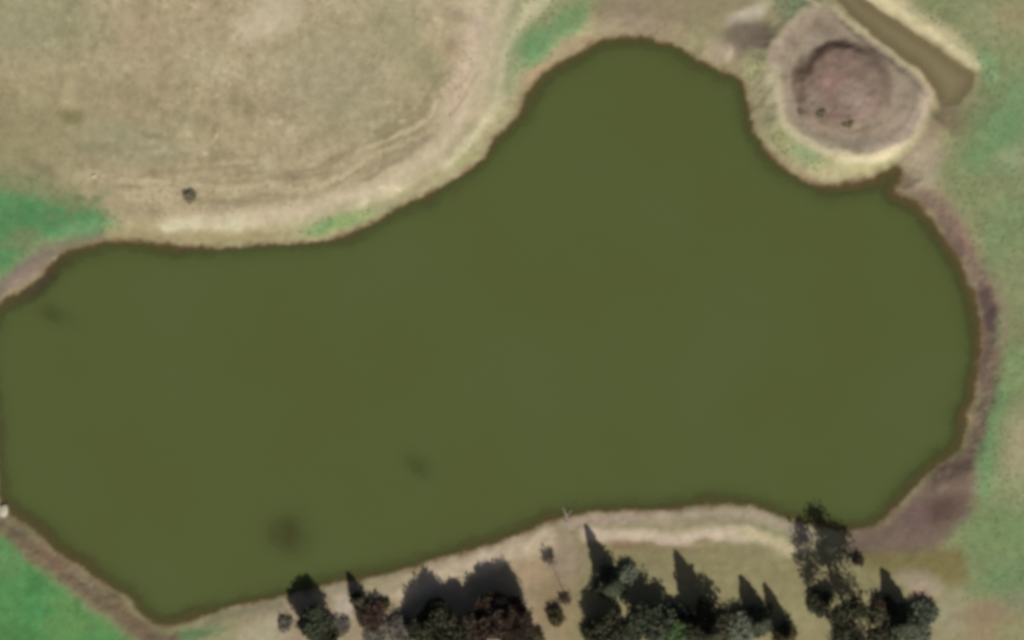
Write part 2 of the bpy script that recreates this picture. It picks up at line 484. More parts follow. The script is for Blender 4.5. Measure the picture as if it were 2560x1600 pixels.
area([(620, 1700), (600, 1560), (680, 1512), (830, 1470), (990, 1440), (1200, 1382), (1340, 1330), (1440, 1320), (1420, 1500), (1400, 1700)], 14, (158, 142, 116), 0.95)
blob(1390, 1500, 60, 120, 0, (140, 122, 92), 0.9)
blob(1330, 1420, 50, 60, 20, (172, 148, 118), 0.8)
blob(1420, 1400, 46, 60, 0, (152, 134, 114), 0.8)
stripe([(1010, 1478), (1110, 1440), (1210, 1402), (1300, 1368), (1370, 1350)], 26, 20, (196, 178, 150), 0.95)
stripe([(920, 1478), (980, 1472), (1040, 1448)], 13, 14, (172, 160, 128), 0.85)
stripe([(1060, 1418), (1160, 1390), (1250, 1365), (1340, 1332)], 9, 9, (166, 150, 126), 0.6)
blob(860, 1510, 28, 34, -20, (184, 170, 150), 0.95, 0.7)
blob(836, 1470, 26, 14, -10, (150, 140, 118), 0.8)
blob(1000, 1570, 46, 46, 30, (132, 122, 104), 0.85)
blob(1032, 1580, 22, 24, 0, (156, 148, 128), 0.9)
blob(1200, 1400, 30, 14, -20, (200, 182, 160), 0.7)
stripe([(1400, 1308), (1480, 1296), (1570, 1292), (1700, 1288), (1800, 1280), (1880, 1290), (1990, 1325), (2040, 1340)], 13, 13, (172, 155, 136), 0.92)
stripe([(1450, 1305), (1520, 1296), (1570, 1294)], 10, 12, (172, 148, 132), 0.5)
stripe([(1470, 1332), (1570, 1342), (1700, 1344), (1800, 1334), (1880, 1336)], 17, 14, (202, 183, 160), 0.95)
stripe([(1860, 1330), (1920, 1352), (1985, 1370), (2010, 1366)], 15, 12, (194, 180, 144), 0.95)
stripe([(1700, 1305), (1800, 1302), (1880, 1312)], 4, 6, (150, 134, 118), 0.6)
blob(1560, 1362, 36, 14, 8, (132, 100, 76), 0.7)
blob(1620, 1366, 60, 12, 4, (138, 118, 88), 0.7)
blob(1760, 1354, 28, 10, 0, (138, 126, 88), 0.8)
blob(1720, 1372, 80, 10, 4, (132, 118, 86), 0.6)
blob(1620, 1420, 40, 60, 0, (136, 128, 94), 0.7)
blob(2010, 1540, 60, 40, 0, (146, 140, 102), 0.6)
area([(560, 1700), (590, 1600), (630, 1560), (690, 1540), (720, 1580), (740, 1700)], 18, (168, 158, 130), 0.9)
stripe([(520, 1560), (600, 1530), (700, 1515)], 9, 12, (124, 118, 96), 0.8)
blob(480, 1590, 80, 16, -12, (98, 126, 86), 0.9)
# west and south-west banks
stripe([(-60, 800), (20, 700), (100, 650), (160, 610), (240, 592)], 22, 20, (108, 96, 87), 0.92)
blob(60, 690, 60, 22, -30, (128, 110, 100), 0.7)
blob(170, 622, 50, 14, -20, (112, 104, 88), 0.7)
area([(-300, 440), (0, 470), (120, 490), (260, 530), (290, 560), (200, 592), (110, 610), (40, 660), (0, 690), (-300, 900)], 26, (84, 132, 84), 0.95)
blob(60, 460, 120, 30, 15, (124, 130, 94), 0.7)
blob(95, 545, 100, 40, 8, (76, 124, 78), 0.6)
gw = ss(330, 260, PX) * ss(440, 480, PY) * ss(640, 600, PY)
put(gw * ss(0.05, 0.5, fbm(PX / 46, PY / 30, 750, 4)) * 0.75, (112, 126, 86))
put(gw * ss(575, 625, PY) * 0.6, (112, 114, 84))
blob(190, 565, 80, 20, 6, (92, 128, 88), 0.6)
blob(62, 598, 40, 30, 0, (116, 124, 86), 0.7)
blob(105, 425, 44, 18, 20, (118, 112, 86), 0.6)
area([(-300, 1340), (-10, 1320), (40, 1360), (100, 1410), (180, 1480), (250, 1540), (330, 1600), (420, 1700), (-300, 1760)], 24, (84, 134, 78), 1.0)
blob(110, 1520, 100, 60, 30, (80, 136, 80), 0.7)
gl = ss(420, 300, PX) * ss(1290, 1340, PY) * ss(40, 70, sd)
put(gl * ss(0.0, 0.5, fbm(PX / 60, PY / 60, 730, 4)) * 0.5, (106, 138, 80))
put(gl * ss(0.1, 0.5, fbm(PX / 40, PY / 40, 740, 4)) * 0.5, (68, 116, 64))
blob(40, 1590, 60, 40, 0, (76, 122, 68), 0.7)
blob(30, 1400, 40, 60, 0, (98, 134, 86), 0.7)
stripe([(-10, 1300), (40, 1330), (90, 1380), (160, 1425), (230, 1480), (290, 1530), (350, 1580), (430, 1610)], 22, 18, (122, 104, 84), 0.92)
stripe([(95, 1360), (150, 1420), (200, 1440)], 9, 12, (136, 108, 88), 0.6)
stripe([(280, 1480), (320, 1530), (360, 1565)], 8, 10, (118, 86, 72), 0.6)
stripe([(170, 1420), (215, 1450), (232, 1470)], 6, 9, (142, 130, 108), 0.7)
blob(8, 1276, 22, 16, -10, (190, 184, 158), 0.9, 0.5)
blob(40, 1318, 24, 18, 20, (130, 120, 96), 0.7)
# damp margin and lake bed
eb = ss(2280, 2340, PX) * ss(430, 480, PY) * ss(75, 20, sd) * (sd > 0) * (PY < 1420)
put(eb * ss(0.05, 0.5, fbm(PX / 48, PY / 70, 760, 4)) * 0.7, (98, 80, 74))
put(eb * ss(0.1, 0.5, -fbm(PX / 40, PY / 60, 770, 4)) * 0.6, (142, 122, 102))
sn = fbm(PX / 34, PY / 34, 500, 3); sn2 = fbm(PX / 80, PY / 80, 510, 3)
put(ss(20, 2, sd) * ss(0.05, 0.5, sn) * 0.6, (134, 104, 84))
put(ss(16, 0, sd) * ss(0.15, 0.55, -sn) * 0.6, (158, 146, 116))
put(ss(26, 4, sd) * ss(0.1, 0.5, sn2) * 0.5, (116, 112, 78))
put(ss(10, 0, sd) * 0.55, (104, 84, 58))
blob(2368, 296, 44, 34, -20, (126, 113, 88), 0.8)
put(ss(3, -6, sd), (88, 73, 47))
put(ss(-0.75, -0.35, bed) * ss(-24, -50, sd) * np.exp(-((PX - 722) / 110) ** 4) * ss(1180, 1240, PY), (74, 56, 34))
put(ss(-0.9, -0.5, bed) * ss(-20, -34, sd) * (PY < 1200) * 0.9, (58, 62, 34))
put(ss(12, -30, sd) * ss(260, 120, PX) * ss(780, 720, PY) * (sd < 0) * 0.9, (62, 54, 44))
val = 1 + 0.05 * fbm(PX / 26, PY / 26, 300, 4) + 0.035 * fbm(PX / 9, PY / 9, 320, 2)
C *= val[:, None]

ny, nx = GX.shape
idx = np.arange(nx * ny).reshape(ny, nx)
F = np.stack([idx[:-1, :-1], idx[:-1, 1:], idx[1:, 1:], idx[1:, :-1]], -1).reshape(-1, 4)
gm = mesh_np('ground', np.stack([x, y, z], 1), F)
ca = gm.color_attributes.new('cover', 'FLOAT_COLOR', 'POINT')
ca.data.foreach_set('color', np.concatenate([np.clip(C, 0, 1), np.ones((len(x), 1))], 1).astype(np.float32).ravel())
gm.polygons.foreach_set('use_smooth', np.ones(len(F), bool))


def new_mat(name):
    m = bpy.data.materials.new(name)
    m.use_nodes = True
    nt = m.node_tree
    return m, nt, nt.nodes['Principled BSDF']


def ground_mat():
    m, nt, p = new_mat('ground_cover')
    N, L = nt.nodes, nt.links
    at = N.new('ShaderNodeAttribute'); at.attribute_name = 'cover'
    tc = N.new('ShaderNodeTexCoord')
    n1 = N.new('ShaderNodeTexNoise'); n1.inputs['Scale'].default_value = 0.7; n1.inputs['Detail'].default_value = 7; n1.inputs['Roughness'].default_value = 0.62
    n2 = N.new('ShaderNodeTexNoise'); n2.inputs['Scale'].default_value = 2.0; n2.inputs['Detail'].default_value = 4
    for n in (n1, n2): L.new(tc.outputs['Object'], n.inputs['Vector'])
    r1 = N.new('ShaderNodeMapRange'); r1.inputs['From Min'].default_value = 0.3; r1.inputs['From Max'].default_value = 0.7
    r1.inputs['To Min'].default_value = 0.87; r1.inputs['To Max'].default_value = 1.13
    L.new(n1.outputs['Fac'], r1.inputs['Value'])
    r2 = N.new('ShaderNodeMapRange'); r2.inputs['From Min'].default_value = 0.3; r2.inputs['From Max'].default_value = 0.7
    r2.inputs['To Min'].default_value = 0.94; r2.inputs['To Max'].default_value = 1.06
    L.new(n2.outputs['Fac'], r2.inputs['Value'])
    mu = N.new('ShaderNodeMath'); mu.operation = 'MULTIPLY'
    L.new(r1.outputs[0], mu.inputs[0]); L.new(r2.outputs[0], mu.inputs[1])
    vm = N.new('ShaderNodeVectorMath'); vm.operation = 'SCALE'
    L.new(at.outputs['Color'], vm.inputs[0]); L.new(mu.outputs[0], vm.inputs['Scale'])
    L.new(vm.outputs[0], p.inputs['Base Color'])
    p.inputs['Roughness'].default_value = 0.95
    p.inputs['Specular IOR Level'].default_value = 0.1
    b = N.new('ShaderNodeBump'); b.inputs['Strength'].default_value = 0.35; b.inputs['Distance'].default_value = 0.12
    L.new(n2.outputs['Fac'], b.inputs['Height']); L.new(b.outputs[0], p.inputs['Normal'])
    return m


ground = link('ground', gm, ground_mat())
tag(ground, 'dry tan field, green pasture and muddy banks around the lake', kind='structure')


def ground_z(px, py):
    i = np.searchsorted(gx, (px - 1280) * S); j = np.searchsorted(gy, (800 - py) * S)
    return float(z[idx[j, i]])


def at(px, py, dz=-0.04):
    return ((px - 1280) * S, (800 - py) * S, ground_z(px, py) + dz)


# ------------------------------------------------------------------ water


def water_mat(name, deep, var, k, gain=0.05):
    m, nt, p = new_mat(name)
    N, L = nt.nodes, nt.links
    tc = N.new('ShaderNodeTexCoord')
    n1 = N.new('ShaderNodeTexNoise'); n1.inputs['Scale'].default_value = 0.045; n1.inputs['Detail'].default_value = 3
    L.new(tc.outputs['Object'], n1.inputs['Vector'])
    rm = N.new('ShaderNodeMapRange'); rm.inputs['From Min'].default_value = 0.35; rm.inputs['From Max'].default_value = 0.65
    L.new(n1.outputs['Fac'], rm.inputs['Value'])
    mx = N.new('ShaderNodeMix'); mx.data_type = 'RGBA'
    mx.inputs['A'].default_value = (*alb(*deep), 1); mx.inputs['B'].default_value = (*alb(*var), 1)
    L.new(rm.outputs[0], mx.inputs['Factor'])
    L.new(mx.outputs['Result'], p.inputs['Base Color'])
    p.inputs['Roughness'].default_value = 0.12
    p.inputs['IOR'].default_value = 1.333
    n2 = N.new('ShaderNodeTexNoise'); n2.inputs['Scale'].default_value = 1.6; n2.inputs['Detail'].default_value = 3
    L.new(tc.outputs['Object'], n2.inputs['Vector'])
    b = N.new('ShaderNodeBump'); b.inputs['Strength'].default_value = 0.08; b.inputs['Distance'].default_value = 0.05
    L.new(n2.outputs['Fac'], b.inputs['Height']); L.new(b.outputs[0], p.inputs['Normal'])
    # suspended silt hides the bed more and more with depth
    at_ = N.new('ShaderNodeAttribute'); at_.attribute_name = 'depth'
    e1 = N.new('ShaderNodeMath'); e1.operation = 'MULTIPLY'; e1.inputs[1].default_value = -k
    L.new(at_.outputs['Fac'], e1.inputs[0])
    e2 = N.new('ShaderNodeMath'); e2.operation = 'EXPONENT'; L.new(e1.outputs[0], e2.inputs[0])
    tr = N.new('ShaderNodeBsdfTransparent')
    ms = N.new('ShaderNodeMixShader')
    L.new(e2.outputs[0], ms.inputs[0]); L.new(p.outputs[0], ms.inputs[1]); L.new(tr.outputs[0], ms.inputs[2])
    L.new(ms.outputs[0], nt.nodes['Material Output'].inputs['Surface'])
    return m


def water_sheet(name, mask, level, mat):
    """one level sheet over the hollow of the ground where mask is set"""
    q = mask.reshape(ny, nx)
    cell = q[:-1, :-1] | q[:-1, 1:] | q[1:, 1:] | q[1:, :-1]
    f = F[cell.ravel()]
    used, inv = np.unique(f, return_inverse=True)
    v = np.stack([x[used], y[used], np.full(len(used), level)], 1)
    me = mesh_np(name, v, inv.reshape(-1, 4))
    a = me.attributes.new('depth', 'FLOAT', 'POINT')
    a.data.foreach_set('value', np.clip(level - z[used], 0, 10).astype(np.float32))
    return link(name, me, mat)


lake = water_sheet('lake_water', (sd < 4) & near, 0.0, water_mat('lake_water', (83, 90, 50), (83, 92, 52), 3.6))
tag(lake, 'opaque olive green lake water filling the middle of the picture', kind='structure')
ditch = water_sheet('ditch_water', (sd_ditch < 4) & near, 0.58, water_mat('ditch_water', (137, 124, 92), (132, 122, 92), 3.2))
tag(ditch, 'straight brown muddy ditch beside the round mound', kind='structure')

# ------------------------------------------------------------------ vegetation


def leaf_mat(name, c1, c2, rough=0.7):
    m, nt, p = new_mat(name)
    N, L = nt.nodes, nt.links
    g = N.new('ShaderNodeNewGeometry')
    tc = N.new('ShaderNodeTexCoord')
    n = N.new('ShaderNodeTexNoise'); n.inputs['Scale'].default_value = 0.9; n.inputs['Detail'].default_value = 3
    L.new(tc.outputs['Object'], n.inputs['Vector'])
    ad = N.new('ShaderNodeMath'); ad.operation = 'ADD'
    L.new(g.outputs['Random Per Island'], ad.inputs[0]); L.new(n.outputs['Fac'], ad.inputs[1])
    rm = N.new('ShaderNodeMapRange'); rm.inputs['From Min'].default_value = 0.3; rm.inputs['From Max'].default_value = 1.7
    L.new(ad.outputs[0], rm.inputs['Value'])
    mx = N.new('ShaderNodeMix'); mx.data_type = 'RGBA'
    mx.inputs['A'].default_value = (*c1, 1); mx.inputs['B'].default_value = (*c2, 1)
    L.new(rm.outputs[0], mx.inputs['Factor']); L.new(mx.outputs['Result'], p.inputs['Base Color'])
    p.inputs['Roughness'].default_value = rough
    p.inputs['Specular IOR Level'].default_value = 0.25
    return m


def bark_mat(name, c1, c2):
    m, nt, p = new_mat(name)
    N, L = nt.nodes, nt.links
    tc = N.new('ShaderNodeTexCoord')
    n = N.new('ShaderNodeTexNoise'); n.inputs['Scale'].default_value = 3.0; n.inputs['Detail'].default_value = 5
    L.new(tc.outputs['Object'], n.inputs['Vector'])
    mx = N.new('ShaderNodeMix'); mx.data_type = 'RGBA'
    mx.inputs['A'].default_value = (*c1, 1); mx.inputs['B'].default_value = (*c2, 1)
    L.new(n.outputs['Fac'], mx.inputs['Factor']); L.new(mx.outputs['Result'], p.inputs['Base Color'])
    p.inputs['Roughness'].default_value = 0.9
    b = N.new('ShaderNodeBump'); b.inputs['Strength'].default_value = 0.6; b.inputs['Distance'].default_value = 0.05
    L.new(n.outputs['Fac'], b.inputs['Height']); L.new(b.outputs[0], p.inputs['Normal'])
    return m


LEAF = {
    'dark': leaf_mat('dark_evergreen_leaves', (0.026, 0.026, 0.013), (0.062, 0.062, 0.034)),
    'darkgreen': leaf_mat('dark_green_leaves', (0.028, 0.037, 0.020), (0.072, 0.086, 0.052)),
    'brown': leaf_mat('brown_leaves', (0.040, 0.026, 0.018), (0.085, 0.055, 0.038)),
    'russet': leaf_mat('russet_twigs', (0.032, 0.021, 0.015), (0.072, 0.049, 0.035)),
    'teal': leaf_mat('grey_green_leaves', (0.060, 0.080, 0.055), (0.145, 0.170, 0.120)),
    'pale': leaf_mat('pale_grey_green_leaves', (0.110, 0.130, 0.095), (0.210, 0.230, 0.170)),
    'green': leaf_mat('bright_green_leaves', (0.040, 0.080, 0.025), (0.105, 0.170, 0.065)),
    'olive': leaf_mat('olive_leaves', (0.045, 0.038, 0.014), (0.095, 0.080, 0.034)),
    'scrub': leaf_mat('dry_scrub_twigs', (0.14, 0.115, 0.09), (0.26, 0.21, 0.165)),
    'weed': leaf_mat('dry_olive_weeds', (0.17, 0.15, 0.09), (0.28, 0.25, 0.16)),
    'grey': leaf_mat('dead_grey_twigs', (0.11, 0.10, 0.08), (0.21, 0.19, 0.16)),
}
BARK = bark_mat('grey_brown_bark', (0.055, 0.042, 0.032), (0.11, 0.09, 0.07))
PALE_WOOD = bark_mat('bleached_wood', (0.34, 0.31, 0.25), (0.50, 0.46, 0.38))


def tube(path, rad, k=6):
    """tapered tube through path points, returns verts, quads"""
    path = np.asarray(path, float); n = len(path)
    V = []; Fq = []
    for i in range(n):
        t = path[min(i + 1, n - 1)] - path[max(i - 1, 0)]
        t = t / (np.linalg.norm(t) + 1e-9)
        a = np.cross(t, (0.31, 0.95, 0.07) if abs(t[2]) > 0.9 else (0, 0, 1)); a /= np.linalg.norm(a) + 1e-9
        b = np.cross(t, a)
        for j in range(k):
            w = 2 * math.pi * j / k
            V.append(path[i] + rad[i] * (math.cos(w) * a + math.sin(w) * b))
    for i in range(n - 1):
        for j in range(k):
            Fq.append((i * k + j, i * k + (j + 1) % k, (i + 1) * k + (j + 1) % k, (i + 1) * k + j))
    return np.array(V), np.array(Fq)


def join(parts):
    V = []; Fq = []; o = 0
    for v, f in parts:
        V.append(v); Fq.append(f + o); o += len(v)
    return np.concatenate(V), np.concatenate(Fq)


def leaves(P, size, r, stretch=1.0, up=0.4, out=None):
    """four-cornered leaf sprays centred on P"""
    n = len(P)
    nrm = r.normal(size=(n, 3)); nrm[:, 2] = np.abs(nrm[:, 2]) + up
    if out is not None: nrm += out * 0.9
    nrm /= np.linalg.norm(nrm, axis=1)[:, None]
    t = np.cross(nrm, r.normal(size=(n, 3))); t /= np.linalg.norm(t, axis=1)[:, None] + 1e-9
    b = np.cross(nrm, t)
    s = (size * r.uniform(0.55, 1.25, n))[:, None]
    V = np.stack([P - t * s * stretch, P - b * s * 0.45 + nrm * s * 0.1, P + t * s * stretch, P + b * s * 0.45 + nrm * s * 0.1], 1).reshape(-1, 3)
    return V, np.arange(4 * n).reshape(n, 4)


def branches(h, r_crown, r, n=9, z0=0.25, z1=0.9, trunk_r=None, lean=0.03, sub=2):
    """trunk with limbs; returns (trunk mesh data, list of limb tips)"""
    tr = trunk_r or h * 0.022
    path = [np.array((lean * h * math.sin(3 * t) * 0.4, lean * h * t * 0.6, t * h * z1 * 1.02)) for t in np.linspace(0, 1, 7)]
    parts = [tube(path, [tr * (1.25 - 1.15 * t) for t in np.linspace(0, 1, 7)], 7)]
    tips = []
    for i in range(n):
        t = z0 + (z1 - z0) * (i + r.uniform(0, 0.8)) / n
        p = np.array((lean * h * math.sin(3 * t / z1) * 0.4, lean * h * t / z1 * 0.6, t * h))
        w = i * 2.4 + r.uniform(-0.4, 0.4)
        L = r_crown * r.uniform(0.65, 1.0) * (1.15 - 0.6 * abs(t - 0.5))
        d = np.array((math.cos(w), math.sin(w), r.uniform(0.45, 1.0))); d /= np.linalg.norm(d)
        q = [p, p + d * L * 0.5 + (0, 0, 0.04 * L), p + d * L + (0, 0, 0.18 * L)]
        rr = tr * 0.45 * (1.2 - t)
        parts.append(tube(q, [rr, rr * 0.6, rr * 0.15], 5)); tips.append(q[2])
        for s in range(sub):
            b0 = q[1] + (q[2] - q[1]) * r.uniform(0.0, 0.6)
            d2 = d + r.normal(size=3) * 0.55; d2[2] += 0.2; d2 /= np.linalg.norm(d2)
            e = b0 + d2 * L * r.uniform(0.35, 0.6)
            parts.append(tube([b0, (b0 + e) / 2 + (0, 0, 0.03 * L), e], [rr * 0.45, rr * 0.28, rr * 0.08], 4)); tips.append(e)
    tips.append(path[-1])
    return join(parts), np.array(tips)


def crown_cone(h, rc, r, n, size, sparse=0.0):
    t = r.uniform(0, 1, n) ** 1.25
    ang = r.uniform(0, 2 * math.pi, n)
    lay = 0.80 + 0.28 * np.abs(((t * h / 0.85) % 1.0) - 0.5) * 2 * (1 - t)
    ph = r.uniform(0, 6, 3)
    lobe = 1 + 0.16 * np.sin(3 * ang + ph[0] + 4 * t) + 0.12 * np.sin(5 * ang + ph[1] - 7 * t)
    knob = 0.52 + 0.92 * vnoise(ang * 2.2, t * h * 0.9, int(ph[2] * 1000))
    rad = knob * rc * (1 - t) ** 0.78 * lay * lobe * (1 - 0.55 * r.uniform(0, 1, n) ** 2) + 0.05
    zz = h * (0.07 + 0.93 * t) - 0.16 * rad
    P = np.stack([rad * np.cos(ang), rad * np.sin(ang), zz], 1)
    out = np.stack([np.cos(ang), np.sin(ang), np.full(n, 0.5)], 1)
    return leaves(P, size, r, 1.1, 0.2, out)


def crown_round(tips, r, n, size, spread, flat=0.7):
    c = tips[r.integers(0, len(tips), n)]
    P = c + np.clip(r.normal(size=(n, 3)), -1.7, 1.7) * np.array((spread, spread, spread * flat))
    P[:, 2] = np.maximum(P[:, 2], 0.1)
    return leaves(P, size, r, 1.0, 0.5)


def twigs(tips, r, n, length):
    c = tips[r.integers(0, len(tips), n)]
    d = r.normal(size=(n, 3)); d[:, 2] = np.abs(d[:, 2]) * 0.8
    d /= np.linalg.norm(d, axis=1)[:, None]
    L = length * r.uniform(0.5, 1.2, n)[:, None]
    s = np.cross(d, r.normal(size=(n, 3))); s /= np.linalg.norm(s, axis=1)[:, None] + 1e-9
    c = c + r.normal(size=(n, 3)) * length * 0.25
    wd_ = 0.045
    V = np.stack([c - s * wd_, c + s * wd_, c + d * L + s * wd_ * 0.3, c + d * L - s * wd_ * 0.3], 1).reshape(-1, 3)
    return V, np.arange(4 * n).reshape(n, 4)


def plant(name, cat, label, px, py, h, rc, kind, leaf, group, dens=1.0, seed=None):
    r = np.random.default_rng(seed if seed is not None else int(px * 7 + py * 13))
    root = bpy.data.objects.new(name, None)
    root.empty_display_size = 0.5
    root.location = at(px, py)
    root.rotation_euler.z = r.uniform(0, 6.28) if kind != 'cone' else 0
    COL.objects.link(root)
    tag(root, label, cat, group)
    if kind == 'cone':
        tv, tips = branches(h, rc * 0.6, r, 12, 0.12, 0.92, h * 0.017, 0.0, 0)
        cv = crown_cone(h, rc * 1.04, r, int(250 * dens * rc * h / 2.2 + 350), 0.34)
    elif kind == 'round':
        tv, tips = branches(h * 0.86, rc * 0.8, r, 14, 0.3, 0.9, None, 0.03, 2)
        cv = crown_round(tips, r, int(dens * 300 * rc * rc + 600), 0.36, rc * 0.2)
    elif kind == 'sparse':
        tv, tips = branches(h * 0.9, rc, r, 16, 0.28, 0.95, h * 0.024, 0.03, 4)
        cv = crown_round(tips, r, int(dens * 110 * rc * rc + 200), 0.32, rc * 0.14)
    elif kind == 'bare':
        tv, tips = branches(h * 0.9, rc, r, 20, 0.25, 0.96, h * 0.026, 0.03, 6)
        cv = twigs(tips, r, int(dens * 2600), rc * 0.34)
    elif kind == 'sapling':
        tv, tips = branches(h, rc, r, 7, 0.72, 0.96, 0.06, 0.03, 2)
        cv = crown_round(tips, r, int(dens * 320), 0.22, rc * 0.38)
    else:                                   # bush: several stems from the ground
        parts = []; tips = []
        for i in range(11):
            w = i * 2.399 + r.uniform(-.3, .3); q = rc * 0.85 * math.sqrt((i + 0.4) / 11)
            e = np.array((q * math.cos(w), q * math.sin(w), h * (0.95 - 0.4 * (q / rc) ** 2) * r.uniform(0.8, 1)))
            parts.append(tube([(0.1 * math.cos(w), 0.1 * math.sin(w), 0), e * (0.5, 0.5, 0.6), e], [0.05, 0.03, 0.01], 4)); tips.append(e)
        tv = join(parts); tips = np.array(tips); tips[:, 2] *= 0.82
        lo = tips * (0.9, 0.9, 0.5); tips = np.concatenate([tips, lo])
        cv = crown_round(tips, r, int(dens * 420 * rc * max(rc, 0.5) + 160), min(0.3, 0.14 + 0.07 * rc), rc * 0.24, 0.6 * min(1, h / rc))
    tm = mesh_np('trunk', *tv); tm.polygons.foreach_set('use_smooth', np.ones(len(tm.polygons), bool))
    link('stem' if kind == 'bush' else 'trunk', tm, BARK, root)
    link('crown', mesh_np('crown', *cv), LEAF[leaf], root)
    return root


G1 = 'trees on the south shore'
G2 = 'shrubs among the south shore trees'
G3 = 'small dark shrubs on the round mound'
TREES = [
    ('conifer_tree', 'tree', 'pointed dark conifer whose spiky shadow reaches nearest the pale sand', 1524, 1460, 8.0, 2.3, 'cone', 'darkgreen', 1.0),
    ('conifer_tree', 'tree', 'largest pointed conifer with the broadest triangular shadow on olive ground', 1770, 1580, 11.8, 4.0, 'cone', 'dark', 1.0),
    ('conifer_tree', 'tree', 'narrow dark conifer behind the round pale grey-green shrub', 1896, 1552, 6.8, 2.4, 'cone', 'darkgreen', 1.0),
    ('conifer_tree', 'tree', 'thin ragged olive conifer left of the big thin-crowned tree', 1962, 1588, 7.8, 1.9, 'cone', 'olive', 0.8),
    ('conifer_tree', 'tree', 'dark blue-green conifer at the eastern end of the tree row', 2258, 1556, 7.8, 2.9, 'cone', 'darkgreen', 1.0),
    ('conifer_tree', 'tree', 'dark conifer cut by the lower edge right of the big thin-crowned tree', 2134, 1640, 6.8, 2.6, 'cone', 'dark', 1.0),
    ('broadleaf_tree', 'tree', 'tall thin-crowned tree whose branching shadow reaches into the lake', 2130, 1556, 13.2, 4.3, 'sparse', 'dark', 1.7),
    ('broadleaf_tree', 'tree', 'dark green round tree beside the bright green one', 1628, 1552, 4.4, 3.1, 'round', 'darkgreen', 1.1),
    ('broadleaf_tree', 'tree', 'dark round tree below the pointed conifer nearest the sand', 1528, 1582, 4.3, 3.2, 'round', 'dark', 1.2),
    ('broadleaf_tree', 'tree', 'low bright green tree, the brightest crown of the row', 1690, 1582, 4.0, 2.2, 'round', 'green', 1.0),
    ('broadleaf_tree', 'tree', 'reddish brown round tree on the right of the brown grove', 1278, 1546, 4.6, 3.3, 'round', 'russet', 1.1),
    ('broadleaf_tree', 'tree', 'reddish brown round tree beside the dark domed one', 1190, 1570, 4.4, 3.0, 'round', 'russet', 1.1),
    ('broadleaf_tree', 'tree', 'dark brown tree on the lower edge under the twiggy bare tree', 1292, 1606, 3.8, 2.7, 'round', 'dark', 1.0),
    ('bare_tree', 'tree', 'twiggy bare tree standing above the reddish brown crowns', 1292, 1560, 6.8, 2.4, 'bare', 'russet', 1.4),
    ('broadleaf_tree', 'tree', 'low reddish brown tree at the lakeward edge of the brown grove', 1228, 1512, 3.0, 2.4, 'round', 'russet', 1.2),
    ('broadleaf_tree', 'tree', 'low dark tree on the lakeward side of the large dark domed one', 1088, 1538, 2.4, 2.5, 'round', 'dark', 1.2),
    ('broadleaf_tree', 'tree', 'large dark domed tree left of the reddish brown ones', 1108, 1582, 3.9, 3.8, 'round', 'dark', 1.3),
    ('broadleaf_tree', 'tree', 'small dark domed tree right of the grey dead bush', 1056, 1572, 3.4, 2.1, 'round', 'dark', 1.2),
    ('broadleaf_tree', 'tree', 'dark green tree nearest the water at the western end of the row', 786, 1556, 4.0, 2.7, 'round', 'darkgreen', 1.2),
    ('broadleaf_tree', 'tree', 'small dark tree on the lower edge under the western green tree', 816, 1588, 3.2, 2.0, 'round', 'dark', 1.2),
    ('sapling_tree', 'tree', 'thin sapling with a small tuft of leaves alone on bare soil', 1412, 1486, 6.2, 0.85, 'sapling', 'brown', 1.0),
    ('conifer_tree', 'tree', 'small slim conifer on pale soil beside the western dark green tree', 896, 1498, 3.6, 1.2, 'cone', 'dark', 1.0),
]
for t in TREES:
    plant(t[0], t[1], t[2], t[3], t[4], t[5], t[6], t[7], t[8], G1, t[9])
